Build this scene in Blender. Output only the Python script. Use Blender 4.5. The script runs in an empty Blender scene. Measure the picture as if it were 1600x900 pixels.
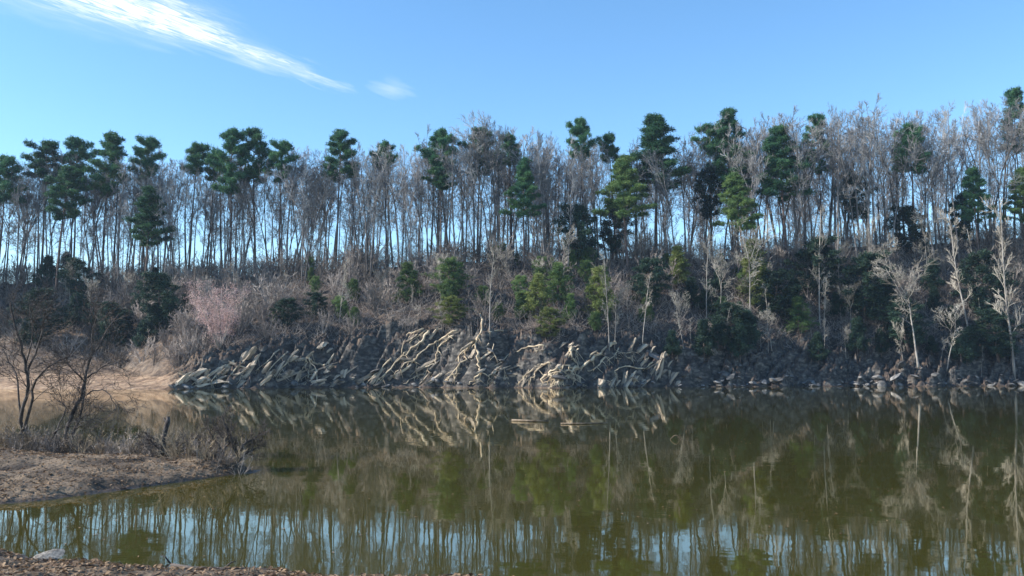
import bpy, math, random
import numpy as np
from mathutils import Vector, Matrix
R = math.radians
random.seed(11)
rng = np.random.default_rng(11)
S = bpy.context.scene
COL = S.collection

# ------------------------------------------------------------------ camera
FPX, HOR, CAMZ = 1386.0, 584.0, 2.2
PITCH = math.atan((HOR - 450) / FPX)
CP, SP = math.cos(PITCH), math.sin(PITCH)
cd = bpy.data.cameras.new("camera"); cam = bpy.data.objects.new("camera", cd); COL.objects.link(cam)
cd.sensor_width = 36; cd.lens = FPX / 1600 * 36; cd.clip_start = .1; cd.clip_end = 20000
cam.location = (0, 0, CAMZ); cam.rotation_euler = (R(90) + PITCH, 0, 0)
S.camera = cam

# ------------------------------------------------------------------ light
SUN_EL, SUN_AZ = 33.0, -97.0          # azimuth from +Y, negative = to the left
SKY_STRENGTH, SUN_STRENGTH, EXPO = .137, 5.0, .95
S.view_settings.view_transform = 'Standard'; S.view_settings.look = 'None'
S.view_settings.exposure = EXPO; S.view_settings.gamma = 1; S.view_settings.use_curve_mapping = False
sd = bpy.data.lights.new("sun", 'SUN'); sun = bpy.data.objects.new("sun", sd); COL.objects.link(sun)
sd.energy = SUN_STRENGTH; sd.angle = R(.5); sd.color = (1, .95, .87)
dirs = Vector((math.sin(R(SUN_AZ)) * math.cos(R(SUN_EL)), math.cos(R(SUN_AZ)) * math.cos(R(SUN_EL)), math.sin(R(SUN_EL))))
sun.rotation_euler = dirs.to_track_quat('Z', 'Y').to_euler(); sun.location = (-200, 60, 150)

def ray(px, py):
    a, b = (px - 800) / FPX, (450 - py) / FPX
    return np.array((a, CP - b * SP, SP + b * CP))
def at(px, py, Y):
    d = ray(px, py); k = Y / d[1]
    return (d[0] * k, Y, CAMZ + d[2] * k)
def on_z(px, py, z=0.0):
    d = ray(px, py); k = (z - CAMZ) / d[2]
    return (d[0] * k, d[1] * k, z)

world = bpy.data.worlds.new("World"); S.world = world; world.use_nodes = True
wn, wl = world.node_tree.nodes, world.node_tree.links
bg = wn["Background"]; bg.inputs[1].default_value = SKY_STRENGTH
sky = wn.new("ShaderNodeTexSky"); sky.sky_type = 'NISHITA'; sky.sun_disc = False
sky.sun_elevation = R(SUN_EL); sky.sun_rotation = R(SUN_AZ); sky.altitude = 0
sky.air_density = 1.0; sky.dust_density = .0; sky.ozone_density = 3.0
hs = wn.new("ShaderNodeHueSaturation"); hs.inputs["Hue"].default_value = .4965; hs.inputs["Saturation"].default_value = 1.15
wl.new(sky.outputs[0], hs.inputs["Color"])
# the cirrus streak: a band of sky laid out on a high plane (direction / height)
tc = wn.new("ShaderNodeTexCoord"); sx = wn.new("ShaderNodeSeparateXYZ"); wl.new(tc.outputs["Generated"], sx.inputs[0])
def wm(op, a, b=None, c=None, clamp=False):
    n = wn.new("ShaderNodeMath"); n.operation = op; n.use_clamp = clamp
    for i, v in enumerate((a, b, c)):
        if v is None: continue
        if isinstance(v, (int, float)): n.inputs[i].default_value = v
        else: wl.new(v, n.inputs[i])
    return n.outputs[0]
def plane_pt(px, py):
    d = ray(px, py); return np.array((d[0] / d[2], d[1] / d[2]))
zc = wm('MAXIMUM', sx.outputs[2], .02)
cx, cy = wm('DIVIDE', sx.outputs[0], zc), wm('DIVIDE', sx.outputs[1], zc)
P0, P1 = plane_pt(28, -52), plane_pt(565, 146)
ax = (P1 - P0); L = np.linalg.norm(ax); ax /= L; ay = np.array((-ax[1], ax[0]))
along = wm('DIVIDE', wm('ADD', wm('MULTIPLY', wm('SUBTRACT', cx, float(P0[0])), float(ax[0])), wm('MULTIPLY', wm('SUBTRACT', cy, float(P0[1])), float(ax[1]))), float(L))
across = wm('ADD', wm('MULTIPLY', wm('SUBTRACT', cx, float(P0[0])), float(ay[0])), wm('MULTIPLY', wm('SUBTRACT', cy, float(P0[1])), float(ay[1])))
cv = wn.new("ShaderNodeCombineXYZ"); wl.new(wm('MULTIPLY', along, 2.2), cv.inputs[0]); wl.new(wm('MULTIPLY', across, 8.), cv.inputs[1])
def wnoise(scale, detail, dist=0., rough=.6):
    n = wn.new("ShaderNodeTexNoise"); n.inputs["Scale"].default_value = scale; n.inputs["Detail"].default_value = detail
    n.inputs["Roughness"].default_value = rough; n.inputs["Distortion"].default_value = dist
    wl.new(cv.outputs[0], n.inputs["Vector"]); return n.outputs["Fac"]
n1, n2 = wnoise(2.1, 8, .6), wnoise(6.0, 6, 1.2)
def ramp(x, pts):
    r = wn.new("ShaderNodeFloatCurve"); cu = r.mapping.curves[0]
    cu.points[0].location = pts[0]; cu.points[-1].location = pts[-1]
    for p in pts[1:-1]: cu.points.new(*p)
    for p in cu.points: p.handle_type = 'AUTO_CLAMPED'
    r.mapping.update(); wl.new(x, r.inputs["Value"]); return r.outputs[0]
CW = dict(width=[(0, .66), (.25, .56), (.42, .40), (.55, .17), (.68, .2), (.82, .09), (1, .02)], dens=[(0, 1), (.40, .9), (.55, .55), (.7, .42), (.85, .26), (1, 0)])
wid = wm('MULTIPLY', ramp(along, CW['width']), .38)
dist = wm('ABSOLUTE', wm('ADD', across, wm('MULTIPLY', wm('SUBTRACT', n1, .5), .20)))
edge = wm('SUBTRACT', 1, wm('DIVIDE', dist, wm('MAXIMUM', wid, .004)), clamp=True)
body = wm('MULTIPLY', wm('POWER', edge, 1.15), ramp(along, CW['dens']))
tex = wm('MULTIPLY_ADD', wm('SUBTRACT', n2, .33), 3.4, .12)
wid2 = wm('MULTIPLY_ADD', wid, 1.5, .03); edge2 = wm('SUBTRACT', 1, wm('DIVIDE', wm('ABSOLUTE', wm('ADD', across, wm('MULTIPLY', wm('SUBTRACT', n1, .56), .3))), wid2), clamp=True)
veil = wm('MULTIPLY', wm('MULTIPLY', wm('POWER', edge2, 1.6), wm('MULTIPLY', n2, .6)), ramp(along, [(0, 1), (.6, .9), (.85, .7), (1, 0)]))
m1 = wm('MAXIMUM', wm('MULTIPLY', body, tex, clamp=True), veil)
Pw = plane_pt(612, 139)
du = wm('SUBTRACT', cx, float(Pw[0])); dv = wm('SUBTRACT', cy, float(Pw[1]))
dw = wm('SQRT', wm('ADD', wm('POWER', wm('MULTIPLY', du, 9.), 2), wm('POWER', wm('MULTIPLY', dv, 6.5), 2)))
m2 = wm('MULTIPLY', wm('SUBTRACT', wm('MULTIPLY', n1, 1.6), dw, clamp=True), .24)
upm = wm('GREATER_THAN', sx.outputs[2], .1)
mask = wm('MULTIPLY', wm('MULTIPLY', wm('MAXIMUM', m1, m2), upm), .97, clamp=True)
mx = wn.new("ShaderNodeMixRGB"); wl.new(mask, mx.inputs[0]); wl.new(hs.outputs[0], mx.inputs[1]); mx.inputs[2].default_value = (6.1, 6.05, 5.9, 1)
wl.new(mx.outputs[0], bg.inputs[0])

S.cycles.max_bounces = 8; S.cycles.transparent_max_bounces = 16; S.cycles.volume_bounces = 0
S.cycles.use_denoising = True

# ------------------------------------------------------------------ materials
def mat(name, c1, c2=None, scale=2., rough=.9, detail=6, bump=0., bscale=None, rand=.0, spec=.2, coords='Object', lo=.35, hi=.65, trans=None):
    m = bpy.data.materials.new(name); m.use_nodes = True
    n, l = m.node_tree.nodes, m.node_tree.links; b = n["Principled BSDF"]
    b.inputs["Roughness"].default_value = rough; b.inputs["Specular IOR Level"].default_value = spec
    t = n.new("ShaderNodeTexCoord"); nz = n.new("ShaderNodeTexNoise"); l.new(t.outputs[coords], nz.inputs["Vector"])
    nz.inputs["Scale"].default_value = scale; nz.inputs["Detail"].default_value = detail
    mp = n.new("ShaderNodeMapRange"); mp.inputs[1].default_value = lo; mp.inputs[2].default_value = hi; l.new(nz.outputs["Fac"], mp.inputs[0])
    mi = n.new("ShaderNodeMixRGB"); mi.inputs[1].default_value = (*c1, 1); mi.inputs[2].default_value = (*(c2 or c1), 1); l.new(mp.outputs[0], mi.inputs[0])
    out = mi.outputs[0]
    if rand:
        oi = n.new("ShaderNodeObjectInfo"); h = n.new("ShaderNodeHueSaturation")
        mr = n.new("ShaderNodeMapRange"); mr.inputs[3].default_value = 1 - rand; mr.inputs[4].default_value = 1 + rand
        l.new(oi.outputs["Random"], mr.inputs[0]); l.new(mr.outputs[0], h.inputs["Value"])
        l.new(out, h.inputs["Color"]); out = h.outputs[0]
    l.new(out, b.inputs["Base Color"])
    if bump:
        nb = n.new("ShaderNodeTexNoise"); nb.inputs["Scale"].default_value = bscale or scale * 4; nb.inputs["Detail"].default_value = 8
        l.new(t.outputs[coords], nb.inputs["Vector"])
        bp = n.new("ShaderNodeBump"); bp.inputs["Strength"].default_value = bump; bp.inputs["Distance"].default_value = .1
        l.new(nb.outputs["Fac"], bp.inputs["Height"]); l.new(bp.outputs[0], b.inputs["Normal"])
    if trans:
        tr = n.new("ShaderNodeBsdfTranslucent"); l.new(out, tr.inputs[0]); ms = n.new("ShaderNodeMixShader"); ms.inputs[0].default_value = trans
        l.new(b.outputs[0], ms.inputs[1]); l.new(tr.outputs[0], ms.inputs[2]); l.new(ms.outputs[0], n["Material Output"].inputs[0])
    return m
M = dict(
    bark=mat("grey_bark", (.065, .06, .06), (.21, .20, .195), 1.1, rand=.5),
    twig=mat("grey_twigs", (.115, .113, .118), (.315, .31, .305), .5, rand=.45),
    pale=mat("pale_bark", (.16, .14, .125), (.36, .33, .29), 1.2, rand=.2),
    paletwig=mat("pale_twigs", (.20, .18, .15), (.40, .365, .31), .6, rand=.25),
    brush=mat("brush_twigs", (.12, .10, .09), (.33, .285, .25), .4, rand=.55),
    pinebark=mat("pine_bark", (.06, .045, .04), (.14, .105, .09), 1.5, rand=.2),
    needle=mat("pine_needles", (.022, .085, .05), (.07, .155, .06), .45, rough=.6, rand=.3, trans=.3),
    cedar=mat("cedar_leaf", (.05, .105, .035), (.13, .19, .06), .6, rough=.7, rand=.3, trans=.3),
    lime=mat("sunny_green_leaf", (.085, .12, .03), (.21, .24, .075), .6, rough=.7, rand=.2, trans=.3),
    dark=mat("shade_toned_evergreen_leaf", (.012, .034, .024), (.03, .06, .035), .6, rough=.6, rand=.3, trans=.15),  # leaf colour darkened to stand in for deep shade
    sapbark=mat("dark_sapling_bark", (.035, .028, .026), (.10, .085, .078), 6, rough=.8, bump=.4, bscale=30),
    root=mat("weathered_root", (.26, .19, .12), (.58, .48, .34), 1.1, rough=.8, bump=.5, bscale=5),
    rock=mat("shore_rock", (.05, .05, .052), (.20, .19, .18), .9, bump=.7, bscale=3, rand=.5),
    ledge=mat("ledge_rock", (.09, .078, .066), (.42, .345, .26), .55, bump=.9, bscale=2.2, rand=.4, detail=9),
    pink=mat("pink_buds", (.44, .28, .26), (.66, .49, .46), 1.0, rand=0, trans=.3),
    leaf=mat("dead_leaves", (.09, .055, .035), (.28, .19, .115), 9, rough=.7, detail=1, coords='Object', lo=.4, hi=.6, trans=.15),
    grass=mat("dry_weeds", (.12, .09, .06), (.28, .22, .15), 2, rough=.8, rand=.3),
    drift=mat("driftwood", (.07, .05, .035), (.19, .15, .11), 4, bump=.3),
    stone=mat("shore_stone", (.16, .14, .12), (.38, .34, .29), 5, bump=.4, bscale=14),
)

# ------------------------------------------------------------------ helpers
def vnoise(x, y, seed=0):
    x, y = np.asarray(x, float), np.asarray(y, float)
    ix, iy = np.floor(x), np.floor(y); fx, fy = x - ix, y - iy
    fx, fy = fx * fx * (3 - 2 * fx), fy * fy * (3 - 2 * fy)
    def h(i, j):
        v = np.sin(i * 127.1 + j * 311.7 + seed * 74.7) * 43758.5453; return v - np.floor(v)
    return (h(ix, iy) * (1 - fx) + h(ix + 1, iy) * fx) * (1 - fy) + (h(ix, iy + 1) * (1 - fx) + h(ix + 1, iy + 1) * fx) * fy
def fbm(x, y, oct=4, seed=0):
    s, a = 0, .5
    for k in range(oct):
        s = s + a * (vnoise(x, y, seed + k) - .5); x, y, a = x * 2.03, y * 2.03, a * .5
    return s
def smooth(t):
    t = np.clip(t, 0, 1); return t * t * (3 - 2 * t)

def link(name, me, m=None, parent=None, smooth_=False):
    o = bpy.data.objects.new(name, me); COL.objects.link(o)
    if m: me.materials.append(m)
    if parent: o.parent = parent
    if smooth_: me.polygons.foreach_set('use_smooth', np.ones(len(me.polygons), bool))
    return o
def tag(o, label=None, cat=None, group=None, kind=None):
    if label: o['label'] = label
    if cat: o['category'] = cat
    if group: o['group'] = group
    if kind: o['kind'] = kind
    return o
def empty(name, loc, rz=0.):
    o = bpy.data.objects.new(name, None); COL.objects.link(o); o.location = loc; o.rotation_euler.z = rz; o.empty_display_size = .3
    return o
def mesh_np(name, v, f):
    v = np.asarray(v, np.float32); f = np.asarray(f, np.int32); k = f.shape[1]
    me = bpy.data.meshes.new(name); me.vertices.add(len(v)); me.vertices.foreach_set('co', v.ravel())
    me.loops.add(f.size); me.loops.foreach_set('vertex_index', f.ravel())
    me.polygons.add(len(f)); me.polygons.foreach_set('loop_start', np.arange(0, f.size, k, dtype=np.int32))
    me.update(calc_edges=True); return me

class MB:
    def __init__(s): s.v, s.f = [], []
    def tube(s, pts, rad, sides=4):
        pts = [Vector(p) for p in pts]; n = len(pts); base = len(s.v)
        for i, p in enumerate(pts):
            t = (pts[min(i + 1, n - 1)] - pts[max(i - 1, 0)])
            if t.length < 1e-6: t = Vector((0, 0, 1))
            t.normalize(); u = t.cross(Vector((.31, .93, .17))); u.normalize(); w = t.cross(u); r = rad[i]
            for k in range(sides):
                a = 2 * math.pi * k / sides; s.v.append(p + (u * math.cos(a) + w * math.sin(a)) * r)
        for i in range(n - 1):
            for k in range(sides):
                a, b = base + i * sides + k, base + i * sides + (k + 1) % sides
                s.f.append((a, b, b + sides, a + sides))
        s.f.append(tuple(base + k for k in reversed(range(sides)))); s.f.append(tuple(base + (n - 1) * sides + k for k in range(sides)))
    def mesh(s, name):
        me = bpy.data.meshes.new(name); me.from_pydata([tuple(v) for v in s.v], [], s.f); me.update(); return me
    def build(s, name, m, parent=None, sm=True): return link(name, s.mesh(name), m, parent, sm)

def rvec(r=random): 
    while True:
        v = Vector((r.uniform(-1, 1), r.uniform(-1, 1), r.uniform(-1, 1)))
        if .05 < v.length < 1: return v.normalized()
def wobble_line(p0, d, length, n, wob, up, r):
    pts = [Vector(p0)]; d = Vector(d).normalized()
    for i in range(n):
        d = (d + rvec(r) * wob + Vector((0, 0, up))).normalized(); pts.append(pts[-1] + d * (length / n))
    return pts
def lerp_line(pts, t):
    x = t * (len(pts) - 1); i = min(int(x), len(pts) - 2); return pts[i].lerp(pts[i + 1], x - i), (pts[i + 1] - pts[i]).normalized()

def grow(mb, pts, r0, length, level, maxlev, r, spread, up, nchild, tmin=.25, rmin=.012, ratio=.55):
    """children along a branch polyline"""
    n = nchild[level]
    for k in range(n):
        t = tmin + (1 - tmin) * (k + r.random()) / n
        p, d = lerp_line(pts, min(t, .99)); side = d.cross(rvec(r))
        if side.length < .05: continue
        side.normalize(); a = R(r.uniform(*spread))
        nd = d * math.cos(a) + side * math.sin(a); ln = length * ratio * (1.15 - .55 * t) * r.uniform(.7, 1.25)
        rr = max(r0 * (1 - .75 * t) * .6, rmin)
        ns = 3 if level < maxlev else 2
        q = wobble_line(p, nd, ln, ns, .22, up, r)
        mb.tube(q, [rr * (1 - .65 * i / ns) for i in range(ns + 1)], 3)
        if level < maxlev: grow(mb, q, rr, ln, level + 1, maxlev, r, spread, up, nchild, .2, rmin, ratio)

def bare_tree_proto(seed, H=20., r0=.2, crown_from=.38, blen=5.5, nch=(15, 7, 5), spread=(26, 60), up=.12, fork=False, rmin=.026, lean=.0):
    r = random.Random(seed); tr, cr = MB(), MB()
    pts = wobble_line((0, 0, -.8), (r.uniform(-lean, lean), r.uniform(-lean, lean), 1), H * (.6 if fork else .97) + .8, 7, .045 + lean * .3, .03, r)
    tr.tube(pts, [r0 * (1 - .72 * i / 7) * (1.25 if i == 0 else 1) for i in range(8)], 6)
    if fork:
        for k in range(3):
            a = r.uniform(0, 6.28) + k * 2.1
            q = wobble_line(pts[-1 - (k == 2)], (math.cos(a) * .45, math.sin(a) * .45, 1), H * .42, 5, .12, .06, r)
            tr.tube(q, [r0 * .42 * (1 - .7 * i / 5) for i in range(6)], 4)
            grow(cr, q, r0 * .3, blen * .8, 0, len(nch) - 1, r, spread, up, (max(nch[0] * 5 // 10, 4),) + tuple(nch[1:]), .1, rmin)
        grow(cr, pts, r0 * .5, blen * .8, 0, len(nch) - 1, r, (40, 70), up, (5,) + tuple(nch[1:]), .55, rmin)
    else:
        grow(cr, pts, r0 * .55, blen, 0, len(nch) - 1, r, spread, up, nch, crown_from, rmin)
    return tr.mesh("trunk"), cr.mesh("crown")

def tufts(centers, normals_up, n_per, length, width, spread, seed):
    """needle sprays: numpy triangles around each centre; returns v, f"""
    g = np.random.default_rng(seed); C = np.repeat(np.asarray(centers, float), n_per, axis=0); n = len(C)
    d = g.normal(size=(n, 3)); d[:, 2] = d[:, 2] * .7 + normals_up; d /= np.linalg.norm(d, axis=1)[:, None]
    o = C + g.normal(size=(n, 3)) * spread
    s = np.cross(d, g.normal(size=(n, 3))); s /= np.linalg.norm(s, axis=1)[:, None]
    ln = length * g.uniform(.6, 1.3, (n, 1)); w = width * g.uniform(.7, 1.3, (n, 1))
    v = np.stack((o - s * w, o + s * w, o + d * ln), axis=1).reshape(-1, 3)
    return v, np.arange(3 * n).reshape(-1, 3)

def pine_proto(seed, H=24., crown_h=9., crown_w=3.6, n=30, top_round=True, dens=1., r0=.24):
    r = random.Random(seed); tr = MB(); cs = []
    pts = wobble_line((0, 0, -.8), (r.uniform(-.03, .03), r.uniform(-.03, .03), 1), H * .97 + .8, 8, .03, .03, r)
    tr.tube(pts, [r0 * (1 - .78 * i / 8) for i in range(9)], 6)
    for k in range(n):
        t = (k + r.random()) / n                      # 0 bottom of crown .. 1 top
        z = H - crown_h * (1 - t); p, _ = lerp_line(pts, min(z / H, .99))
        prof = (math.sin(math.pi * min(.18 + .75 * t, 1)) ** .8) if top_round else (1.05 - t) ** .8
        a = k * 2.39996 + r.uniform(-.5, .5); rad = crown_w * max(prof, .12) * r.uniform(.4, 1.2)
        end = p + Vector((math.cos(a) * rad, math.sin(a) * rad, r.uniform(.0, .22) * rad + .2))
        mid = p.lerp(end, .5) + Vector((0, 0, -.12 * rad))
        tr.tube([p, mid, end], [.07, .05, .02], 3)
        for q, cnt, sz in ((end, 14, .74), (mid.lerp(end, .5), 5, .6)):
            for _ in range(int(cnt * dens)):
                v = rvec(r) * (sz * r.random() ** .4 * 1.25); cs.append((q.x + v.x, q.y + v.y, q.z + v.z * .4 + .1))
        for _ in range(9):
            q = p.lerp(end, r.uniform(.25, 1)); v = rvec(r) * .42; cs.append((q.x + v.x, q.y + v.y, q.z + v.z * .6))
    for _ in range(int(26 * dens)):
        v = rvec(r); q = pts[-1]; cs.append((q.x + v.x * .8, q.y + v.y * .8, q.z + v.z * .8 - .2))
    for k in range(7):                                # dead snags under the crown
        p, _ = lerp_line(pts, r.uniform(.35, 1 - crown_h / H)); a = r.uniform(0, 6.28); ln = r.uniform(.5, 1.8)
        tr.tube([p, p + Vector((math.cos(a) * ln, math.sin(a) * ln, r.uniform(-.2, .4)))], [.045, .015], 3)
    v, f = tufts(cs, .35, 26, .46, .05, .16, seed)
    return tr.mesh("trunk"), mesh_np("crown", v, f)

def cedar_proto(seed, H=6., W=2.2, n=170, shape='cone'):
    r = random.Random(seed); tr = MB(); cs = []
    pts = wobble_line((0, 0, -.5), (r.uniform(-.05, .05), r.uniform(-.05, .05), 1), H * .95 + .5, 5, .04, .03, r)
    tr.tube(pts, [.11 * (1 - .8 * i / 5) for i in range(6)], 5)
    nb = 34
    for k in range(nb):
        t = (k + r.random()) / nb; p, _ = lerp_line(pts, .12 + .87 * t)
        prof = (1.02 - t) ** .75 if shape == 'cone' else math.sin(math.pi * min(.15 + .8 * t, 1)) ** .7
        a = k * 2.39996 + r.uniform(-.5, .5); rad = W * max(prof, .1) * r.uniform(.55, 1.15)
        end = p + Vector((math.cos(a) * rad, math.sin(a) * rad, r.uniform(.15, .5) * rad))
        tr.tube([p, end], [.03, .01], 3)
        for _ in range(n // nb * 2):
            u = r.uniform(.35, 1.05); q = p.lerp(end, u); v = rvec(r) * .3 * r.random() ** .4; cs.append((q.x + v.x, q.y + v.y, q.z + v.z))
    v, f = tufts(cs, .4, 22, .26, .035, .1, seed)
    return tr.mesh("trunk"), mesh_np("crown", v, f)

def shrub_mesh(seed, H=4., stems=7, W=.5, rmin=.014, nch=(7, 5), r0=.045, name="bare_shrub", spread=(22, 55)):
    r = random.Random(seed); mb = MB()
    for k in range(stems):
        a = r.uniform(0, 6.28); b = r.uniform(.05, W)
        q = wobble_line((math.cos(a) * .15, math.sin(a) * .15, -.3), (math.cos(a) * b, math.sin(a) * b, 1), H * r.uniform(.6, 1), 5, .16, .05, r)
        mb.tube(q, [r0 * (1 - .7 * i / 5) for i in range(6)], 4)
        grow(mb, q, r0 * .6, H * .42, 0, len(nch) - 1, r, spread, .06, nch, .2, rmin, .6)
    return mb.mesh(name)

def copy_to(proto, loc, scale, rz=None, tilt=0.):
    """copy a (thing, parts) proto by obj.copy(); the first use moves the proto itself"""
    root = proto['root']
    if proto.get('used'):
        c = root.copy(); COL.objects.link(c)
        for ch in proto['parts']:
            d = ch.copy(); COL.objects.link(d); d.parent = c
        root = c
    proto['used'] = True
    root.location = loc; root.scale = scale if hasattr(scale, '__len__') else (scale,) * 3
    root.rotation_euler = (random.uniform(-tilt, tilt), random.uniform(-tilt, tilt), random.uniform(0, 6.28) if rz is None else rz)
    return root
PROTOS = []
def tree_proto(name, tm, cm, mt, mc, H):
    e = empty(name, (0, 0, 0)); a = link("trunk", tm, mt, e, True); b = link("crown", cm, mc, e)
    PROTOS.append(dict(root=e, parts=[a, b], H=H)); return PROTOS[-1]
def recolor(root, m):
    for c in root.children:
        if c.name.startswith("crown"): c.material_slots[0].link = 'OBJECT'; c.material_slots[0].material = m
LIME = ("yellow green", "pale green", "bright green", "olive")
def mesh_proto(o, H): PROTOS.append(dict(root=o, parts=[], H=H)); return PROTOS[-1]

# ------------------------------------------------------------------ the far bank and its hill
def I(px, pts): return np.interp(px, [p[0] for p in pts], [p[1] for p in pts])
D0 = [(-300, 132), (0, 129), (60, 126), (200, 126), (275, 127), (340, 130), (400, 134), (500, 140), (600, 145), (680, 144), (745, 141), (800, 143), (870, 138), (940, 142), (1000, 146), (1100, 151), (1300, 157), (1600, 161), (1900, 165)]
ZR = [(-300, 2.9), (200, 2.7), (265, 2.2), (330, 3.6), (420, 5.6), (520, 7.6), (600, 8.6), (700, 8.6), (760, 8.4), (850, 7.4), (950, 7.0), (1050, 6.4), (1200, 5.6), (1600, 5.6), (1900, 6)]
WR = [(-300, 24), (200, 24), (265, 12), (330, 8), (450, 7), (560, 5.5), (760, 5), (900, 6.5), (1050, 7.5), (1600, 7.5)]
DR = [(-300, 178), (700, 178), (1100, 184), (1600, 192), (1900, 195)]
ZT = [(-300, 20.5), (0, 20.5), (300, 21), (500, 23), (750, 24.5), (1000, 26), (1300, 28.5), (1600, 32), (1900, 34)]
def zones(X, Y):
    px = 800 + 1366 * X / Y; return px, Y - I(px, D0)
def Hf(X, Y):
    X, Y = np.asarray(X, float), np.asarray(Y, float)
    px, d = zones(X, Y)
    rocky = smooth((px - 260) / 70)
    d = d + fbm(X * .16, Y * .16, 4, 3) * 4.5 * (.35 + .65 * rocky)
    zr, wr = I(px, ZR), I(px, WR); dr, zt = I(px, DR) - I(px, D0), I(px, ZT)
    t1 = np.clip(d / wr, 0, 1); z1 = zr * (t1 * (1 - rocky) + rocky * (.25 * t1 + .75 * smooth(t1)))
    t2 = np.clip((d - wr) / (dr - wr), 0, 1); z2 = (zt - zr) * t2 ** .92
    d3 = np.maximum(d - dr, 0); z3 = -np.minimum(.42 * d3, (zt - 3) * (1 - np.exp(-d3 / 55.)))
    z = z1 + z2 + z3 + np.where(d < 0, np.maximum(d * .16, -3.4), 0)
    inrock = rocky * smooth(d / 1.2) * (1 - smooth((d - wr) / 6))
    q = z / 1.25 + X * .055 + fbm(X * .09, Y * .09, 3, 9) * 2.6
    z = z + inrock * .45 * ((q - np.floor(q)) ** 2.2 - .5) + inrock * (fbm(X * .55, Y * .55, 4, 21) * 2.0 + fbm(X * .2, Y * .3, 3, 23) * 3.2)
    rib = fbm((X - 1.25 * d) * .42, d * .10 + Y * .02, 3, 71) * 2; rib = 1 - np.minimum(np.abs(rib) * 2.6, 1)
    ri2 = fbm((X - 1.0 * d) * 1.05, d * .25 + Y * .03, 3, 81) * 2; ri2 = 1 - np.minimum(np.abs(ri2) * 2.6, 1)
    z = z + inrock * (rib ** 2 * 3.0 + ri2 ** 2 * .9 - 1.4)
    z = z + smooth(d / 8) * (1 - inrock * .6) * (.35 + .65 * rocky) * fbm(X * .07, Y * .07, 4, 31) * 3.0 + smooth(d / 3) * fbm(X * .5, Y * .5, 3, 41) * .5
    return z
u = np.linspace(-.86, .86, 760)
rows = np.concatenate((np.arange(-24, -3, 3.), np.arange(-3, 12, .24), np.arange(12, 70, 1.1), np.geomspace(70, 300, 30)))
U, DD = np.meshgrid(u, rows); base = I(800 + 1366 * U, D0); YY = base + DD; XX = U * YY; ZZ = Hf(XX, YY)
nr, nc = U.shape; idx = np.arange(nr * nc).reshape(nr, nc)
F = np.stack((idx[:-1, :-1], idx[:-1, 1:], idx[1:, 1:], idx[1:, :-1]), -1).reshape(-1, 4)
me = mesh_np("far_bank", np.stack((XX, YY, ZZ), -1).reshape(-1, 3), F)
pxv, dv_ = zones(XX, YY)
sand = (1 - smooth((pxv - 268 - 30 * fbm(XX * .2, YY * .2, 3, 5)) / 30)) * (1 - smooth((DD - .72 * I(pxv, WR) - 9 * fbm(XX * .15, YY * .15, 4, 6)) / 5))
sand = np.maximum(sand, .30 * (1 - smooth((pxv - 285 - 20 * fbm(XX * .2, YY * .2, 3, 15)) / 45)) * (1 - smooth((DD - 34) / 8)))
at1 = me.attributes.new("sand", 'FLOAT', 'POINT'); at1.data.foreach_set('value', sand.astype(np.float32).ravel())
def bank_material():
    m = bpy.data.materials.new("bank_soil_and_rock"); m.use_nodes = True; n, l = m.node_tree.nodes, m.node_tree.links
    b = n["Principled BSDF"]; b.inputs["Roughness"].default_value = .9; b.inputs["Specular IOR Level"].default_value = .2
    tc = n.new("ShaderNodeTexCoord")
    def noise(s, det=8, dist=0, vec=None):
        k = n.new("ShaderNodeTexNoise"); k.inputs["Scale"].default_value = s; k.inputs["Detail"].default_value = det; k.inputs["Distortion"].default_value = dist
        l.new(vec or tc.outputs["Object"], k.inputs["Vector"]); return k.outputs["Fac"]
    def ramp(fac, stops):
        k = n.new("ShaderNodeValToRGB"); e = k.color_ramp.elements
        e[0].position, e[0].color = stops[0][0], (*stops[0][1], 1); e[1].position, e[1].color = stops[-1][0], (*stops[-1][1], 1)
        for p, c in stops[1:-1]: q = e.new(p); q.color = (*c, 1)
        l.new(fac, k.inputs[0]); return k.outputs[0]
    def mix(f, a, c):
        k = n.new("ShaderNodeMixRGB"); l.new(f, k.inputs[0]); l.new(a, k.inputs[1]); l.new(c, k.inputs[2]); return k.outputs[0]
    litter = ramp(noise(1.2, 10), [(.3, (.03, .024, .022)), (.5, (.07, .052, .042)), (.7, (.15, .11, .08))])
    mpn = n.new("ShaderNodeMapping"); mpn.inputs["Scale"].default_value = (.9, .9, 1.9); mpn.inputs["Rotation"].default_value = (.15, .75, 0); l.new(tc.outputs["Object"], mpn.inputs[0])
    rock = ramp(noise(.9, 9, .6, mpn.outputs[0]), [(.32, (.018, .018, .018)), (.5, (.055, .051, .047)), (.70, (.17, .152, .13))])
    sandc = ramp(noise(.6, 10), [(.32, (.11, .07, .047)), (.5, (.25, .165, .105)), (.68, (.37, .265, .175))])
    g = n.new("ShaderNodeNewGeometry"); s = n.new("ShaderNodeSeparateXYZ"); l.new(g.outputs["Normal"], s.inputs[0])
    ad = n.new("ShaderNodeMath"); ad.operation = 'MULTIPLY_ADD'; l.new(noise(.5, 6), ad.inputs[0]); ad.inputs[1].default_value = .35; l.new(s.outputs[2], ad.inputs[2])
    mr = n.new("ShaderNodeMapRange"); mr.inputs[1].default_value = .70; mr.inputs[2].default_value = .96; l.new(ad.outputs[0], mr.inputs[0])
    c = mix(mr.outputs[0], rock, litter)
    a = n.new("ShaderNodeAttribute"); a.attribute_name = "sand"; c = mix(a.outputs["Fac"], c, sandc)
    l.new(c, b.inputs["Base Color"])
    bp = n.new("ShaderNodeBump"); bp.inputs["Strength"].default_value = .9; bp.inputs["Distance"].default_value = .35; l.new(noise(1.6, 10), bp.inputs["Height"]); l.new(bp.outputs[0], b.inputs["Normal"])
    return m
tag(link("hill", me, bank_material(), None, False), kind='structure')

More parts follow.
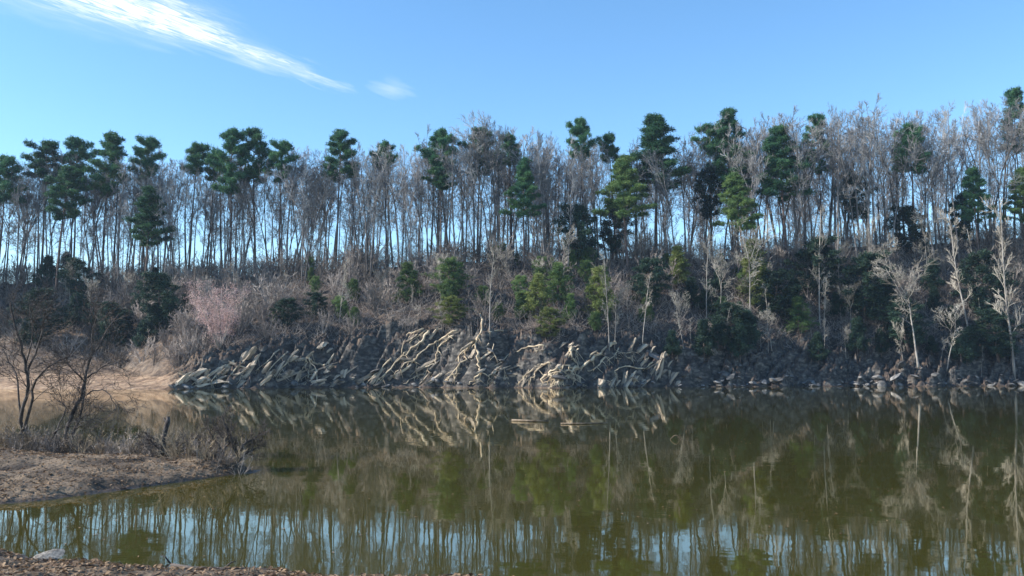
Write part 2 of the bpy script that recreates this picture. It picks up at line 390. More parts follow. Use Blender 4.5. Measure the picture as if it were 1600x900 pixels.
def hit(px, py, y0=100., y1=230.):
    """first point of the far bank seen through a pixel"""
    d = ray(px, py); Y = np.arange(y0, y1, .08); k = Y / d[1]; X = d[0] * k; z = CAMZ + d[2] * k
    w = np.nonzero(Hf(X, Y) >= z)[0]
    i = w[0] if len(w) else int(np.argmin(np.abs(Hf(X, Y) - z)))
    return Vector((X[i], Y[i], z[i]))
def ground(px, Y):
    X = (px - 800) / 1366 * Y; return Vector((X, Y, float(Hf(X, Y))))
def z_at(py, Y):
    return at(800, py, Y)[2]

# ------------------------------------------------------------------ near shore, sandbar, lake bed, water
NS = [(-60, 13), (-20, 12.6), (-12, 12.2), (-8, 11.75), (-6.5, 11.25), (-5.3, 10.75), (-4.1, 10.3), (-2.9, 10.2), (-1.8, 9.98), (-.7, 9.88), (.3, 9.7), (1.2, 9.2), (3, 8.4), (6, 7.6), (12, 7), (60, 6)]
def Hn(X, Y):
    X, Y = np.asarray(X, float), np.asarray(Y, float)
    e = I(X, NS) + fbm(X * 1.1, Y * 1.1, 4, 51) * .5 - Y
    z = np.where(e > 0, .75 * (1 - np.exp(-e * .2)), np.maximum(e * .13, -2.8)) + smooth(e / .4) * (fbm(X * 2.1, Y * 2.1, 4, 52) * .13 + .02)
    # sandbar
    yn = I(X, [(-60, 13.9), (-20, 13.8), (-12, 14.0), (-8.8, 15.2), (-8.1, 16), (-7.4, 17.1), (-6.7, 18.6), (-6.0, 19.9)])
    yf = I(X, [(-60, 30), (-14, 25.4), (-10.8, 23.9), (-8.6, 22.6), (-7, 21.7), (-6.4, 21.2), (-6.0, 20.6)])
    w = fbm(X * .9, Y * .9, 4, 61) * .9
    m = np.minimum(np.minimum(Y - yn, yf - Y) + w, (-5.75 - X) * 1.3 + w * .6)
    zb = np.where(m > 0, .36 * (1 - np.exp(-m * .55)), np.maximum(m * .28, -2.8)) + smooth(m / .5) * fbm(X * 1.6, Y * 2.2, 4, 62) * .30
    hump = .8 * np.exp(-(((X + 7.1) / 1.3) ** 2 + ((Y - 20.9) / .8) ** 2)) * .22
    return np.maximum(z, zb + hump * smooth(m / .4))
xs = np.concatenate((np.arange(-60, -20, .8), np.arange(-20, 6, .11), np.arange(6, 60.1, .8)))
ys = np.concatenate((np.arange(-40, 4, 1.), np.arange(4, 32, .11), np.arange(32, 50, .8)))
XX, YY = np.meshgrid(xs, ys); ZZ = Hn(XX, YY); nr, nc = XX.shape; idx = np.arange(nr * nc).reshape(nr, nc)
F = np.stack((idx[:-1, :-1], idx[:-1, 1:], idx[1:, 1:], idx[1:, :-1]), -1).reshape(-1, 4)
me = mesh_np("shore", np.stack((XX, YY, ZZ), -1).reshape(-1, 3), F)
def shore_material():
    m = mat("shore_mud", (.045, .034, .026), (.185, .138, .095), .9, rough=.85, detail=10, bump=.8, bscale=7)  # dark mottling in the mud colour also stands in for shadow patches
    n, l = m.node_tree.nodes, m.node_tree.links; b = n["Principled BSDF"]; src = b.inputs["Base Color"].links[0].from_socket
    g = n.new("ShaderNodeNewGeometry"); sp = n.new("ShaderNodeSeparateXYZ"); l.new(g.outputs["Position"], sp.inputs[0])
    nz = n.new("ShaderNodeTexNoise"); nz.inputs["Scale"].default_value = 3; nz.inputs["Detail"].default_value = 6; l.new(g.outputs["Position"], nz.inputs["Vector"])
    ad = n.new("ShaderNodeMath"); ad.operation = 'MULTIPLY_ADD'; l.new(nz.outputs["Fac"], ad.inputs[0]); ad.inputs[1].default_value = .10; l.new(sp.outputs[2], ad.inputs[2])
    mr = n.new("ShaderNodeMapRange"); mr.inputs[1].default_value = .055; mr.inputs[2].default_value = .135; l.new(ad.outputs[0], mr.inputs[0])
    mx = n.new("ShaderNodeMixRGB"); l.new(mr.outputs[0], mx.inputs[0]); mx.inputs[1].default_value = (.055, .04, .028, 1); l.new(src, mx.inputs[2]); l.new(mx.outputs[0], b.inputs["Base Color"])
    m2_ = n.new("ShaderNodeMapRange"); m2_.inputs[3].default_value = .35; m2_.inputs[4].default_value = .88; l.new(mr.outputs[0], m2_.inputs[0]); l.new(m2_.outputs[0], b.inputs["Roughness"])
    return m
tag(link("shore", me, shore_material(), None, True), kind='structure')
me = mesh_np("lake_bed", [(-450, -200, -3.2), (450, -200, -3.2), (450, 450, -3.2), (-450, 450, -3.2)], [(0, 1, 2, 3)])
tag(link("lake_bed", me, mat("lake_mud", (.07, .055, .03), (.12, .10, .05), .5)), kind='structure')

def water_material():
    m = bpy.data.materials.new("lake_water"); m.use_nodes = True; n, l = m.node_tree.nodes, m.node_tree.links; n.remove(n["Principled BSDF"])
    tc = n.new("ShaderNodeTexCoord")
    def noise(scale, sx_, sy_, det=3):
        mp = n.new("ShaderNodeMapping"); mp.inputs["Scale"].default_value = (sx_, sy_, 1); l.new(tc.outputs["Object"], mp.inputs[0])
        k = n.new("ShaderNodeTexNoise"); k.inputs["Scale"].default_value = scale; k.inputs["Detail"].default_value = det; l.new(mp.outputs[0], k.inputs["Vector"]); return k.outputs["Fac"]
    a = n.new("ShaderNodeMath"); a.operation = 'MULTIPLY_ADD'; l.new(noise(.9, 1, 1), a.inputs[0]); a.inputs[1].default_value = 1.; 
    sm_ = n.new("ShaderNodeMath"); sm_.operation = 'MULTIPLY'; l.new(noise(7, 1, 1, 2), sm_.inputs[0]); sm_.inputs[1].default_value = .06; l.new(sm_.outputs[0], a.inputs[2])
    # wind streaks: patches where the ripples are stronger
    mr = n.new("ShaderNodeMapRange"); l.new(noise(.12, .35, 1, 4), mr.inputs[0]); mr.inputs[1].default_value = .45; mr.inputs[2].default_value = .68; mr.inputs[3].default_value = .35; mr.inputs[4].default_value = 1.3
    bp = n.new("ShaderNodeBump"); bp.inputs["Distance"].default_value = .0030; l.new(mr.outputs[0], bp.inputs["Strength"]); l.new(a.outputs[0], bp.inputs["Height"])
    gl = n.new("ShaderNodeBsdfGlossy"); gl.inputs["Roughness"].default_value = .02; gl.inputs["Color"].default_value = (1, .965, .89, 1); l.new(bp.outputs[0], gl.inputs["Normal"])
    df = n.new("ShaderNodeBsdfDiffuse"); df.inputs["Color"].default_value = (.078, .070, .012, 1)
    tr = n.new("ShaderNodeBsdfTransparent"); tr.inputs["Color"].default_value = (.62, .56, .30, 1)
    mi = n.new("ShaderNodeMixShader"); mi.inputs[0].default_value = .45; l.new(df.outputs[0], mi.inputs[1]); l.new(tr.outputs[0], mi.inputs[2])
    fr = n.new("ShaderNodeFresnel"); fr.inputs["IOR"].default_value = 1.52; l.new(bp.outputs[0], fr.inputs["Normal"])
    ms = n.new("ShaderNodeMixShader"); l.new(fr.outputs[0], ms.inputs[0]); l.new(mi.outputs[0], ms.inputs[1]); l.new(gl.outputs[0], ms.inputs[2])
    l.new(ms.outputs[0], n["Material Output"].inputs[0]); return m
me = mesh_np("water", [(-445, -190, 0), (445, -190, 0), (445, 440, 0), (-445, 440, 0)], [(0, 1, 2, 3)])
tag(link("water", me, water_material()), kind='structure')

# ------------------------------------------------------------------ haze
HAZE = .00014
hz = mesh_np("haze", [(x, y, z) for z in (-4.4, 82) for y in (-210, 460) for x in (-460, 460)], [(2, 3, 1, 0), (5, 7, 6, 4), (1, 5, 4, 0), (6, 7, 3, 2), (4, 6, 2, 0), (3, 7, 5, 1)])
hm = bpy.data.materials.new("haze_air"); hm.use_nodes = True; hn = hm.node_tree.nodes; hn.remove(hn["Principled BSDF"])
pv = hn.new("ShaderNodeVolumePrincipled"); pv.inputs["Color"].default_value = (.55, .75, 1, 1); pv.inputs["Density"].default_value = HAZE; pv.inputs["Anisotropy"].default_value = .2
hm.node_tree.links.new(pv.outputs[0], hn["Material Output"].inputs["Volume"])
if HAZE > 0: tag(link("haze", hz, hm), kind='stuff')

# ------------------------------------------------------------------ bare hardwoods on the ridge
RIDGE = []
for q_ in range(11):
    k = q_ % 7; tm, cm = bare_tree_proto(100 + q_, 20, .19, (.34, .45, .4, .5, .38, .42, .46)[k], (6.6, 5.6, 7.4, 6.2, 7.2, 6.2, 5.4)[k], fork=k in (1, 2, 4, 5), lean=(.03, .1, .06, .04, .12, .08, .05)[k])
    RIDGE.append(tree_proto("bare_tree", tm, cm, M['bark'], M['twig'], 20.))
SKYL = [(-100, 255), (0, 258), (120, 250), (200, 238), (300, 246), (450, 238), (560, 228), (640, 222), (720, 200), (780, 194), (850, 208), (960, 214), (1040, 215), (1100, 192), (1180, 178), (1250, 172), (1320, 158), (1345, 145), (1400, 166), (1480, 150), (1560, 150), (1600, 142), (1700, 140)]
ZONES = [(70, "slender bare tree on the ridge at the left edge, below the leftmost pines"),
         (200, "slender bare tree on the ridge among the cluster of four dark pines at left"),
         (330, "slender bare grey tree between the lone left pine and the three crowded pines"),
         (480, "bare grey tree on the ridge around the three crowded dark pines above the pink tree"),
         (590, "bare grey tree on the ridge around the pine with a ragged two part crown"),
         (700, "pale bare tree on the ridge below the small round pine and the flat topped pine"),
         (860, "bare tree on the ridge between the upswept pine and the lollipop shaped pine"),
         (980, "bare tree on the ridge around the lone lollipop shaped pine, left of the biggest pine"),
         (1110, "bare tree on the ridge under and right of the biggest broad pine"),
         (1260, "bare tree on the ridge around the two tall conical pines right of centre"),
         (1400, "bare tree on the ridge under the tallest twiggy skyline peak"),
         (1520, "bare tree on the ridge right of the dark rounded pine on the right"),
         (1800, "bare tree on the high right end of the ridge at the frame edge")]
cnt = 0
PL = [  # px, top, crown width px, proto, row offset, label
    (4, 240, 62, 0, -4, "dark pine cut by the left edge of the frame, on the ridge"),
    (70, 218, 68, 2, 0, "dark pine with a wide dome, second from the left edge"),
    (95, 258, 62, 1, -6, "lower dark pine tucked under the cluster of pines at left"),
    (120, 214, 56, 0, 3, "dark pine in the middle of the left cluster on the ridge"),
    (165, 208, 60, 1, -2, "tallest dark pine of the left cluster, at its right end"),
    (226, 212, 56, 2, 1, "lone dark pine with sparse lower limbs right of the left cluster"),
    (232, 290, 60, 3, -9, "narrow dark green conifer low among trunks under the lone pine"),
    (298, 220, 44, 4, 0, "thin pine with a small pointed crown left of the three crowded pines"),
    (326, 232, 34, 4, 3, "smallest scraggy pine just left of the three crowded pines"),
    (364, 203, 56, 1, -2, "leftmost of the three crowded dark pines above the pink tree"),
    (402, 203, 58, 0, 2, "middle and tallest of the three crowded dark pines above the pink tree"),
    (438, 218, 54, 2, -3, "rightmost and lowest of the three crowded dark pines above the pink tree"),
    (526, 206, 60, 0, 0, "pine with a ragged two part crown, between the crowded pines and a small round pine"),
    (606, 218, 36, 4, 0, "small round headed pine peeking over the bare ridge trees"),
    (684, 203, 64, 2, 0, "flat topped wide pine left of centre on the ridge"),
    (746, 200, 60, 0, 1, "pine with upswept limbs just right of the flat topped pine"),
    (800, 206, 34, 4, 4, "small faint pine top between bare trees right of the upswept pine"),
    (820, 243, 50, 3, -8, "narrow dark conifer lower on the slope, between the upswept pine and the lollipop pine"),
    (912, 184, 50, 2, 0, "lone lollipop shaped pine with an open round crown above bare trees"),
    (962, 207, 34, 4, 2, "small twin headed pine just left of the biggest broad pine"),
    (1024, 178, 88, 3, 0, "biggest and broadest pine with a full pyramid crown"),
    (980, 238, 70, 3, -9, "sunlit yellow green pine below left of the biggest pine"),
    (1143, 170, 62, 3, 0, "tall conical pine with a dark pointed top right of the biggest pine"),
    (1162, 268, 58, 3, -11, "bright green young pine low on the slope under the tall conical pine"),
    (1226, 196, 72, 3, -4, "broad pine, sunlit green on its lower left, second conical one right of the biggest pine"),
    (1282, 176, 42, 1, 3, "narrow dark pine with a tufted top right of the two conical pines"),
    (1430, 190, 60, 0, -4, "dark rounded pine alone among the bare trees at right"),
    (1596, 138, 40, 1, 3, "pine top cut by the right edge above the skyline"),
    (1596, 262, 50, 3, -8, "bright green conifer lower down at the right edge"),
    (1110, 196, 40, 4, 4, "sparse small pine crown just left of the tall conical pine"),
    (1525, 262, 46, 3, -8, "dark narrow conifer among pale bare trees near the right edge"),
    (690, 262, 40, 4, -3, "thin low pine crown right beneath the flat topped pine"),
]
for row, (off, step) in enumerate(((-7, 21.), (0, 15.5), (7, 15.5), (15, 32.), (-15, 40.), (-24, 44.))):
    px = -30. + row * 5
    while px < 1640 and cnt < 300:
        x = px + random.uniform(-6, 6); Y = float(I(x, DR)) + off + random.uniform(-3, 3); g = ground(x, Y)
        if row in (0, 4, 5) and any(abs(x - q[0]) < q[2] * .42 for q in PL): px += 9; continue
        top = float(I(x, SKYL)) + (random.uniform(*((4, 34) if row in (1, 2) else (12, 60))) + (35 if row == 4 else 70 if row == 5 else 0))
        Ht = min(max(z_at(top, Y) - g.z, 9), 31); p = random.choice(RIDGE); s = Ht / p['H']
        o = copy_to(p, g, (s * (w_ := random.uniform(.55, 1.15)), s * w_, s), tilt=.05)
        lab = next(l for q, l in ZONES if x < q)
        tag(o, lab, "tree", "bare trees standing along the ridge"); cnt += 1
        px += step * random.choice((.25, .5, .8, 1.0, 1.5, 1.9))

def woods_behind():
    V, Fs, n0 = [], [], 0; g = np.random.default_rng(18); geo = []
    for p in RIDGE:
        q = []
        for o in p['parts']:
            m_ = o.data; v = np.empty(len(m_.vertices) * 3, np.float32); m_.vertices.foreach_get('co', v); m_.calc_loop_triangles()
            f = np.empty(len(m_.loop_triangles) * 3, np.int32); m_.loop_triangles.foreach_get('vertices', f); q.append((v.reshape(-1, 3), f.reshape(-1, 3)))
        geo.append(q)
    for k in range(125):
        px = g.uniform(-30, 1640) if k % 3 else g.uniform(760, 1640); Y = float(I(px, DR)) + g.uniform(18, 44); q = ground(px, Y); s = min(max(z_at(float(I(px, SKYL)) + g.uniform(6, 60), Y) - q.z, 12), 36) / 20; w = s * g.uniform(.45, .85); a = g.uniform(0, 6.28)
        for v, f in geo[k % len(geo)]:
            V.append(np.stack(((v[:, 0] * math.cos(a) - v[:, 1] * math.sin(a)) * w, (v[:, 0] * math.sin(a) + v[:, 1] * math.cos(a)) * w, v[:, 2] * s), -1) + np.array(q)); Fs.append(f + n0); n0 += len(v)
    tag(link("woods", mesh_np("woods", np.concatenate(V), np.concatenate(Fs)), M['bark']), "mass of thin bare trunks showing behind the first trees of the ridge", "woods", None, 'stuff')
woods_behind()

# ------------------------------------------------------------------ pines
PINES = []
for sd_ in (200, 250):
    for k, a in enumerate(((24, 8, 3.3, 28), (24, 9.5, 3.0, 30), (24, 6.5, 3.6, 24), (24, 12, 3.9, 42, False), (24, 5, 2.4, 16))):
        PINES.append(tree_proto("pine_tree", *pine_proto(sd_ + k, *a), M['pinebark'], M['needle'], 24.))
CW_ = [6.9, 6.3, 7.5, 6.5, 4.9]
for n_, (px, top, w, k, off, lab) in enumerate(PL):
    Y = float(I(px, DR)) + off; g = ground(px, Y); Ht = z_at(top, Y) - g.z; p = PINES[k + 5 * (n_ % 2)]
    sz = Ht / p['H']; sxy = (w / FPX * Y) / CW_[k]
    o = copy_to(p, g, (sxy, sxy, sz), tilt=.015); tag(o, lab, "pine tree", "pines rising along the ridge"); recolor(o, M["cedar"] if any(w_ in lab for w_ in LIME) else M["needle"])

# ------------------------------------------------------------------ cedars on the slope
CED = [tree_proto("cedar_tree", *cedar_proto(300, 6, 1.7), M['cedar'], M['cedar'], 6.), tree_proto("cedar_tree", *cedar_proto(301, 6, 1.6, shape='round'), M['cedar'], M['cedar'], 6.),
       tree_proto("cedar_tree", *cedar_proto(302, 6, 1.3), M['cedar'], M['cedar'], 6.),
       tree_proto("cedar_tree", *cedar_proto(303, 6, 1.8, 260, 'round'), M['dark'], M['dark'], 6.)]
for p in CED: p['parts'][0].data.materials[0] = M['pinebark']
CL = [(700, 402, 464, 56, 1, "rounded green cedar on the slope below the upswept pine"),
      (636, 408, 476, 46, 0, "taller narrow green cedar left of the rounded cedar on the slope"),
      (704, 462, 508, 48, 1, "bright yellow green bush on the bank edge below the rounded cedar"),
      (500, 456, 500, 34, 0, "small dark cedar on the bank above the left root stump"),
      (450, 466, 512, 44, 1, "low dark green bush right of the pink tree"),
      (912, 318, 420, 60, 1, "dark blue green cedar left of the dark pair on the mid slope"),
      (956, 312, 400, 52, 1, "dark cedar below the sunlit yellow green pine"),
      (872, 408, 480, 46, 0, "grey green cedar on the slope above the big root knot"),
      (840, 425, 500, 46, 0, "pale green cedar leaning over the bank left of the grey green cedar"),
      (936, 415, 500, 52, 0, "olive green cedar on the slope beside a pale bare trunk"),
      (860, 480, 528, 40, 1, "low olive bush on the bank edge above the big root knot"),
      (1060, 382, 446, 36, 2, "narrow pale green cedar on the shaded slope right of centre"),
      (1178, 370, 478, 50, 2, "yellow green leafy tree beside the pale fan of branches"),
      (1248, 462, 522, 46, 0, "green cedar alone in the deep shade of the right bank"),
      (1205, 420, 500, 60, 1, "dark evergreen in deep shade right of the pale fan of branches"),
      (1350, 395, 500, 76, 1, "wide dark evergreen in deep shade left of the spreading pale tree"),
      (1275, 372, 470, 70, 1, "dark evergreen behind the two thin pale trees on the right bank"),
      (1340, 265, 345, 50, 2, "dark cedar under the bare skyline peak"),
      (1110, 262, 345, 42, 2, "dark narrow cedar left of the bright green young pine"),
      (1540, 392, 500, 66, 1, "dark evergreen behind the pale trees near the right edge"),
      (1010, 400, 480, 56, 0, "dark shaded cedar on the slope right of the olive green cedar"),
      (120, 400, 470, 44, 0, "dark cedar in the blue shade above the left beach"),
      (255, 425, 520, 60, 1, "dark evergreen left of the pink tree"),
      (60, 450, 540, 66, 1, "dark evergreen mass behind the twin stemmed sapling"),
      (1430, 320, 400, 54, 1, "dark cedar on the slope below the dark rounded pine"),
      (1500, 300, 380, 40, 2, "slim dark cedar high on the right slope"),
      (180, 470, 545, 60, 1, "dark evergreen at the back of the left beach"),
      (1420, 460, 545, 70, 1, "dark evergreen behind the trunk of the spreading pale tree"),
      (1150, 470, 545, 60, 1, "dark low evergreen at the foot of the pale fan of branches"),
      (1560, 480, 560, 60, 1, "dark low evergreen near the water at the right edge")]
CSPOT = []
for px, top, bot, w, k, lab in CL:
    w *= 1.25; k = 3 if 'dark' in lab.split(' beside')[0] and 'in the deep' not in lab else k  # labels with dark take the leaf whose colour carries the deep shade
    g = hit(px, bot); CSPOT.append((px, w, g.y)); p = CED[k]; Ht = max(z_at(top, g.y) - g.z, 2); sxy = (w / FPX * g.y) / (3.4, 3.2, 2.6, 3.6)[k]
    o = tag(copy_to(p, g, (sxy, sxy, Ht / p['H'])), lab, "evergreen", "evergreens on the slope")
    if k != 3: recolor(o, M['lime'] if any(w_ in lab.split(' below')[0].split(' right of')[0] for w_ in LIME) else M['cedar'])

EB = [tree_proto("evergreen_bush", *cedar_proto(310, 4, 1.5, shape='round'), M['pinebark'], M['cedar'], 4.), tree_proto("evergreen_bush", *cedar_proto(311, 4, 1.2), M['pinebark'], M['cedar'], 4.),
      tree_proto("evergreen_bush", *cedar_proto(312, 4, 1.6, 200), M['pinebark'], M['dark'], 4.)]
EZ = [(300, "small dark evergreen bush on the shaded slope left of the pink tree"), (620, "small green bush on the slope between the pink tree and the narrow cedar"), (800, "small green bush on the slope around the rounded cedar below the upswept pine"),
      (960, "small olive green bush on the slope above the gnarled root knot"), (1100, "small green bush on the slope left of the pale fan of branches"), (1240, "green bush on the slope around the pale fan of branches"),
      (1400, "dark evergreen bush in the shade left of the spreading pale tree"), (1700, "dark evergreen bush on the right end of the slope")]
for k in range(90):
    if k < 44: px, py, q = random.uniform(420, 1200), random.uniform(415, 520), random.choice((0, 1, 0))
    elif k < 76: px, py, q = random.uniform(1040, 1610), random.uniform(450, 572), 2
    else: px, py, q = random.uniform(-5, 290), random.uniform(440, 545), 2
    g = hit(px, py); s = random.uniform(.6, 1.25) * (1.35 if q == 2 else 1); CSPOT.append((px, 40 * s, g.y))
    tag(copy_to(EB[q], g, (s * random.uniform(.9, 1.3), s, s)), next(l for z_, l in EZ if px < z_), "bush", "evergreen bushes scattered on the slope")

def woods_beyond():  # out-of-frame trees added so that the left slope falls in shade
    V, Fs, n0 = [], [], 0; g = np.random.default_rng(8)
    for k in range(44):
        px = g.uniform(-420, -45); t = g.random(); y0 = float(I(px, D0)) + 26; Y = y0 + t * 32; q = ground(px, Y)
        src = (CED[3]['parts'], PINES[3]['parts'])[k % 2]; s = g.uniform(1.5, 2.4) if k % 2 == 0 else g.uniform(.75, 1.0); a = g.uniform(0, 6.28)
        for o in src:
            me = o.data; v = np.empty(len(me.vertices) * 3, np.float32); me.vertices.foreach_get('co', v); v = v.reshape(-1, 3) * s * ((1.5, 1.5, 1) if k % 2 == 0 else (1, 1, 1))
            v = np.stack((v[:, 0] * math.cos(a) - v[:, 1] * math.sin(a), v[:, 0] * math.sin(a) + v[:, 1] * math.cos(a), v[:, 2]), -1) + np.array(q)
            me.calc_loop_triangles(); f = np.empty(len(me.loop_triangles) * 3, np.int32); me.loop_triangles.foreach_get('vertices', f)
            V.append(v); Fs.append(f.reshape(-1, 3) + n0); n0 += len(v)
    tag(link("woods", mesh_np("woods", np.concatenate(V), np.concatenate(Fs)), M['dark']), "dark evergreen woods carrying on out of view past the left edge, added to shade the slope", "woods", None, 'stuff')
woods_beyond()

# ------------------------------------------------------------------ pink budding tree
def pink_tree():
    r = random.Random(5); g = hit(345, 540); e = empty("budding_tree", g)
    H = z_at(424, g.y) - g.z; tr = MB(); ends = []
    for k in range(9):
        a = r.uniform(0, 6.28); b = r.uniform(.1, .75)
        q = wobble_line((math.cos(a) * .2, math.sin(a) * .2, -.4), (math.cos(a) * b, math.sin(a) * b, 1), H * r.uniform(.7, .98), 6, .14, .04, r)
        tr.tube(q, [.11 * (1 - .8 * i / 6) for i in range(7)], 4)
        for j in range(16):
            p, d = lerp_line(q, r.uniform(.25, .99)); t = wobble_line(p, d * .5 + rvec(r) * .9, H * .2 * r.uniform(.5, 1.3), 3, .2, .05, r)
            tr.tube(t, [.035, .025, .018, .012], 3); ends += [lerp_line(t, r.random())[0] for _ in range(14)]
    v, f = tufts([tuple(p) for p in ends], .3, 5, .13, .06, .32, 5)
    tr.build("trunk", M['brush'], e); link("crown", mesh_np("crown", v, f), M['pink'], e)
    tag(e, "pink budding tree with a rounded crown behind the left end of the bank", "tree")
pink_tree()

# ------------------------------------------------------------------ pale small trees on the lower slope
PALE = [tree_proto("small_bare_tree", *bare_tree_proto(400, 10, .095, .3, 4.4, (12, 7, 5), (30, 65), .12, True, .015, .06), M['pale'], M['paletwig'], 10.),
        tree_proto("small_bare_tree", *bare_tree_proto(401, 10, .085, .28, 2.8, (16, 7, 4), (25, 55), .10, False, .014, .07), M['pale'], M['paletwig'], 10.),
        tree_proto("small_bare_tree", *bare_tree_proto(402, 10, .09, .2, 4.0, (13, 7, 5), (25, 60), .16, True, .015, .12), M['pale'], M['paletwig'], 10.),
        tree_proto("small_bare_tree", *bare_tree_proto(403, 10, .08, .45, 2.4, (12, 7, 4), (30, 70), .06, False, .014, .08), M['pale'], M['paletwig'], 10.)]
PT = [(1434, 398, 565, 1.25, 0, "pale bare tree with a wide spreading crown on the right bank"),
      (1281, 318, 512, .8, 1, "tall thin pale bare tree in front of dark shade on the right bank"),
      (1314, 345, 500, .8, 1, "thin pale bare tree just right of the tall thin one on the right bank"),
      (1288, 425, 528, .9, 3, "short pale sapling below the tall thin tree in the shade"),
      (1326, 440, 536, .95, 2, "short leaning pale sapling, right one of two in the deep shade"),
      (1478, 475, 575, 1.3, 2, "pale bush like tree leaning right beside the spreading tree"),
      (1514, 320, 520, .9, 1, "tall pale tree with bright crown right of the spreading tree"),
      (1532, 350, 505, .8, 3, "slim pale tree close behind the tall bright crowned tree"),
      (1586, 310, 590, .9, 1, "tall pale bare trunk rising from the water line at the right edge"),
      (1130, 392, 512, 1.3, 2, "pale fan of bare branches on the shaded slope right of centre"),
      (1172, 345, 512, 1.0, 0, "bare tree with upswept pale limbs next to the pale fan of branches"),
      (1104, 368, 500, .9, 1, "thin bare tree left of the pale fan of branches"),
      (1004, 425, 535, .8, 3, "thin straight pale trunk with a bushy head above the bank right of the root knot"),
      (952, 395, 540, .8, 1, "pale trunk standing at the bank edge above the white roots"),
      (960, 470, 545, .9, 3, "short pale snag beside the pale trunk at the bank edge"),
      (765, 385, 520, .9, 1, "pale bare tree standing on the bank above the central stump roots"),
      (530, 405, 505, .9, 1, "grey bare tree on the slope above the left root stump"),
      (590, 420, 490, .9, 2, "pale brushy tree on the slope left of the narrow green cedar"),
      (1412, 500, 580, .7, 2, "short pinkish broken tree at the foot of the spreading tree"),
      (1533, 540, 588, .6, 3, "short pale stub tree near the water right of the leaning bush"),
      (1200, 440, 545, .7, 3, "small pale tree in the deep shade right of the pale fan"),
      (1070, 455, 548, .9, 2, "low pale bare tree leaning over the shaded bank"),
      (1385, 370, 480, 1.0, 0, "pale bare tree with arching limbs up the slope left of the spreading tree"),
      (1450, 330, 440, .9, 0, "pale bare tree high on the slope behind the spreading tree"),
      (1350, 340, 450, .9, 2, "pale arching tree up the slope in front of the dark wide evergreen"),
      (1570, 400, 520, 1.0, 2, "pale bushy tree left of the tall trunk at the right edge"),
      (690, 395, 470, .8, 2, "grey bare tree behind the rounded cedar on the slope"),
      (880, 355, 450, .8, 0, "pale bare tree left of the dark cedar pair on the mid slope")]
for px, top, bot, wf, k, lab in PT:
    g = hit(px, bot); p = PALE[k]; s = max(z_at(top, g.y) - g.z, 2) / p['H']
    tag(copy_to(p, g, (s * wf, s * wf, s), tilt=.06), lab, "tree", "pale bare trees on the slope")

QZ = [(300, "low pale bare tree on the dark slope above the left beach"), (480, "low pale bare tree on the slope just right of the pink tree"), (640, "low pale bare tree on the slope between the left root stump and the narrow cedar"),
      (780, "low pale bare tree on the slope around the rounded cedar under the upswept pine"), (930, "low pale bare tree on the slope above the gnarled root knot"), (1090, "low pale bare tree on the slope right of the olive cedar"),
      (1250, "low pale bare tree close around the fan of pale branches"), (1400, "low pale bare tree in front of the dark evergreens left of the spreading tree"), (1700, "low pale bare tree among the dark evergreens at the right end")]
for k in range(92):
    px = random.uniform(1040, 1620) if k % 5 < 2 else random.uniform(330, 1060) if k % 5 < 4 else random.uniform(0, 330)
    py = random.uniform(400, 520) if px < 1040 else random.uniform(400, 560)
    g = hit(px, py); p = random.choice(PALE); s = random.uniform(.32, .8); w_ = s * random.uniform(.9, 1.5)
    tag(copy_to(p, g, (w_, w_, s), tilt=.14), next(l for q, l in QZ if px < q), "tree", "low pale bare trees on the slope")

# ------------------------------------------------------------------ brush on the slope
SHR = [mesh_proto(link("bare_shrub", shrub_mesh(500 + k, 4, (9, 7, 11, 8)[k], (.6, .8, .5, .95)[k], .026, (6, 4), .06), M['brush']), 4.) for k in range(4)]
BZ = [(140, "bare brown shrub on the blue shaded slope above the left beach"), (290, "bare shrub at the back of the left beach beside the pink tree"),
      (480, "pinkish bare shrub on the slope right of the pink tree"), (620, "bare shrub on the slope above the left root stump"),
      (780, "bare shrub on the slope around the rounded cedar"), (930, "bare shrub on the slope above the big root knot"),
      (1090, "bare shrub on the slope right of the olive cedar"), (1240, "bare shrub around the pale fan of branches"),
      (1420, "bare shrub on the dark slope left of the spreading pale tree"), (1700, "bare shrub on the slope at the right end of the bank")]
n = 0
while n < 295:
    px = random.uniform(-20, 1620) if n > 32 else random.uniform(190, 330); t = random.random() ** (1 if n > 32 else 2.5) if n < 205 else random.uniform(.92, 1.06)
    d0, dr = float(I(px, D0)), float(I(px, DR)); wr = float(I(px, WR)); Y = d0 + wr + 1 + t * (dr - 4 - d0 - wr)
    if px < 250 and Y < d0 + 14: continue
    if any(abs(px - a) < b * .55 and -13 < Y - c < 1 for a, b, c in CSPOT) and random.random() < .85: continue
    g = ground(px, Y); p = random.choice(SHR); s = random.uniform(.8, 2.0) * (1 if t > .15 else .7)
    o = copy_to(p, g, (s * random.uniform(.9, 1.3), s * random.uniform(.9, 1.3), s)); n += 1
    tag(o, next(l for q, l in BZ if px < q), "shrub", "bare shrubs covering the slope")

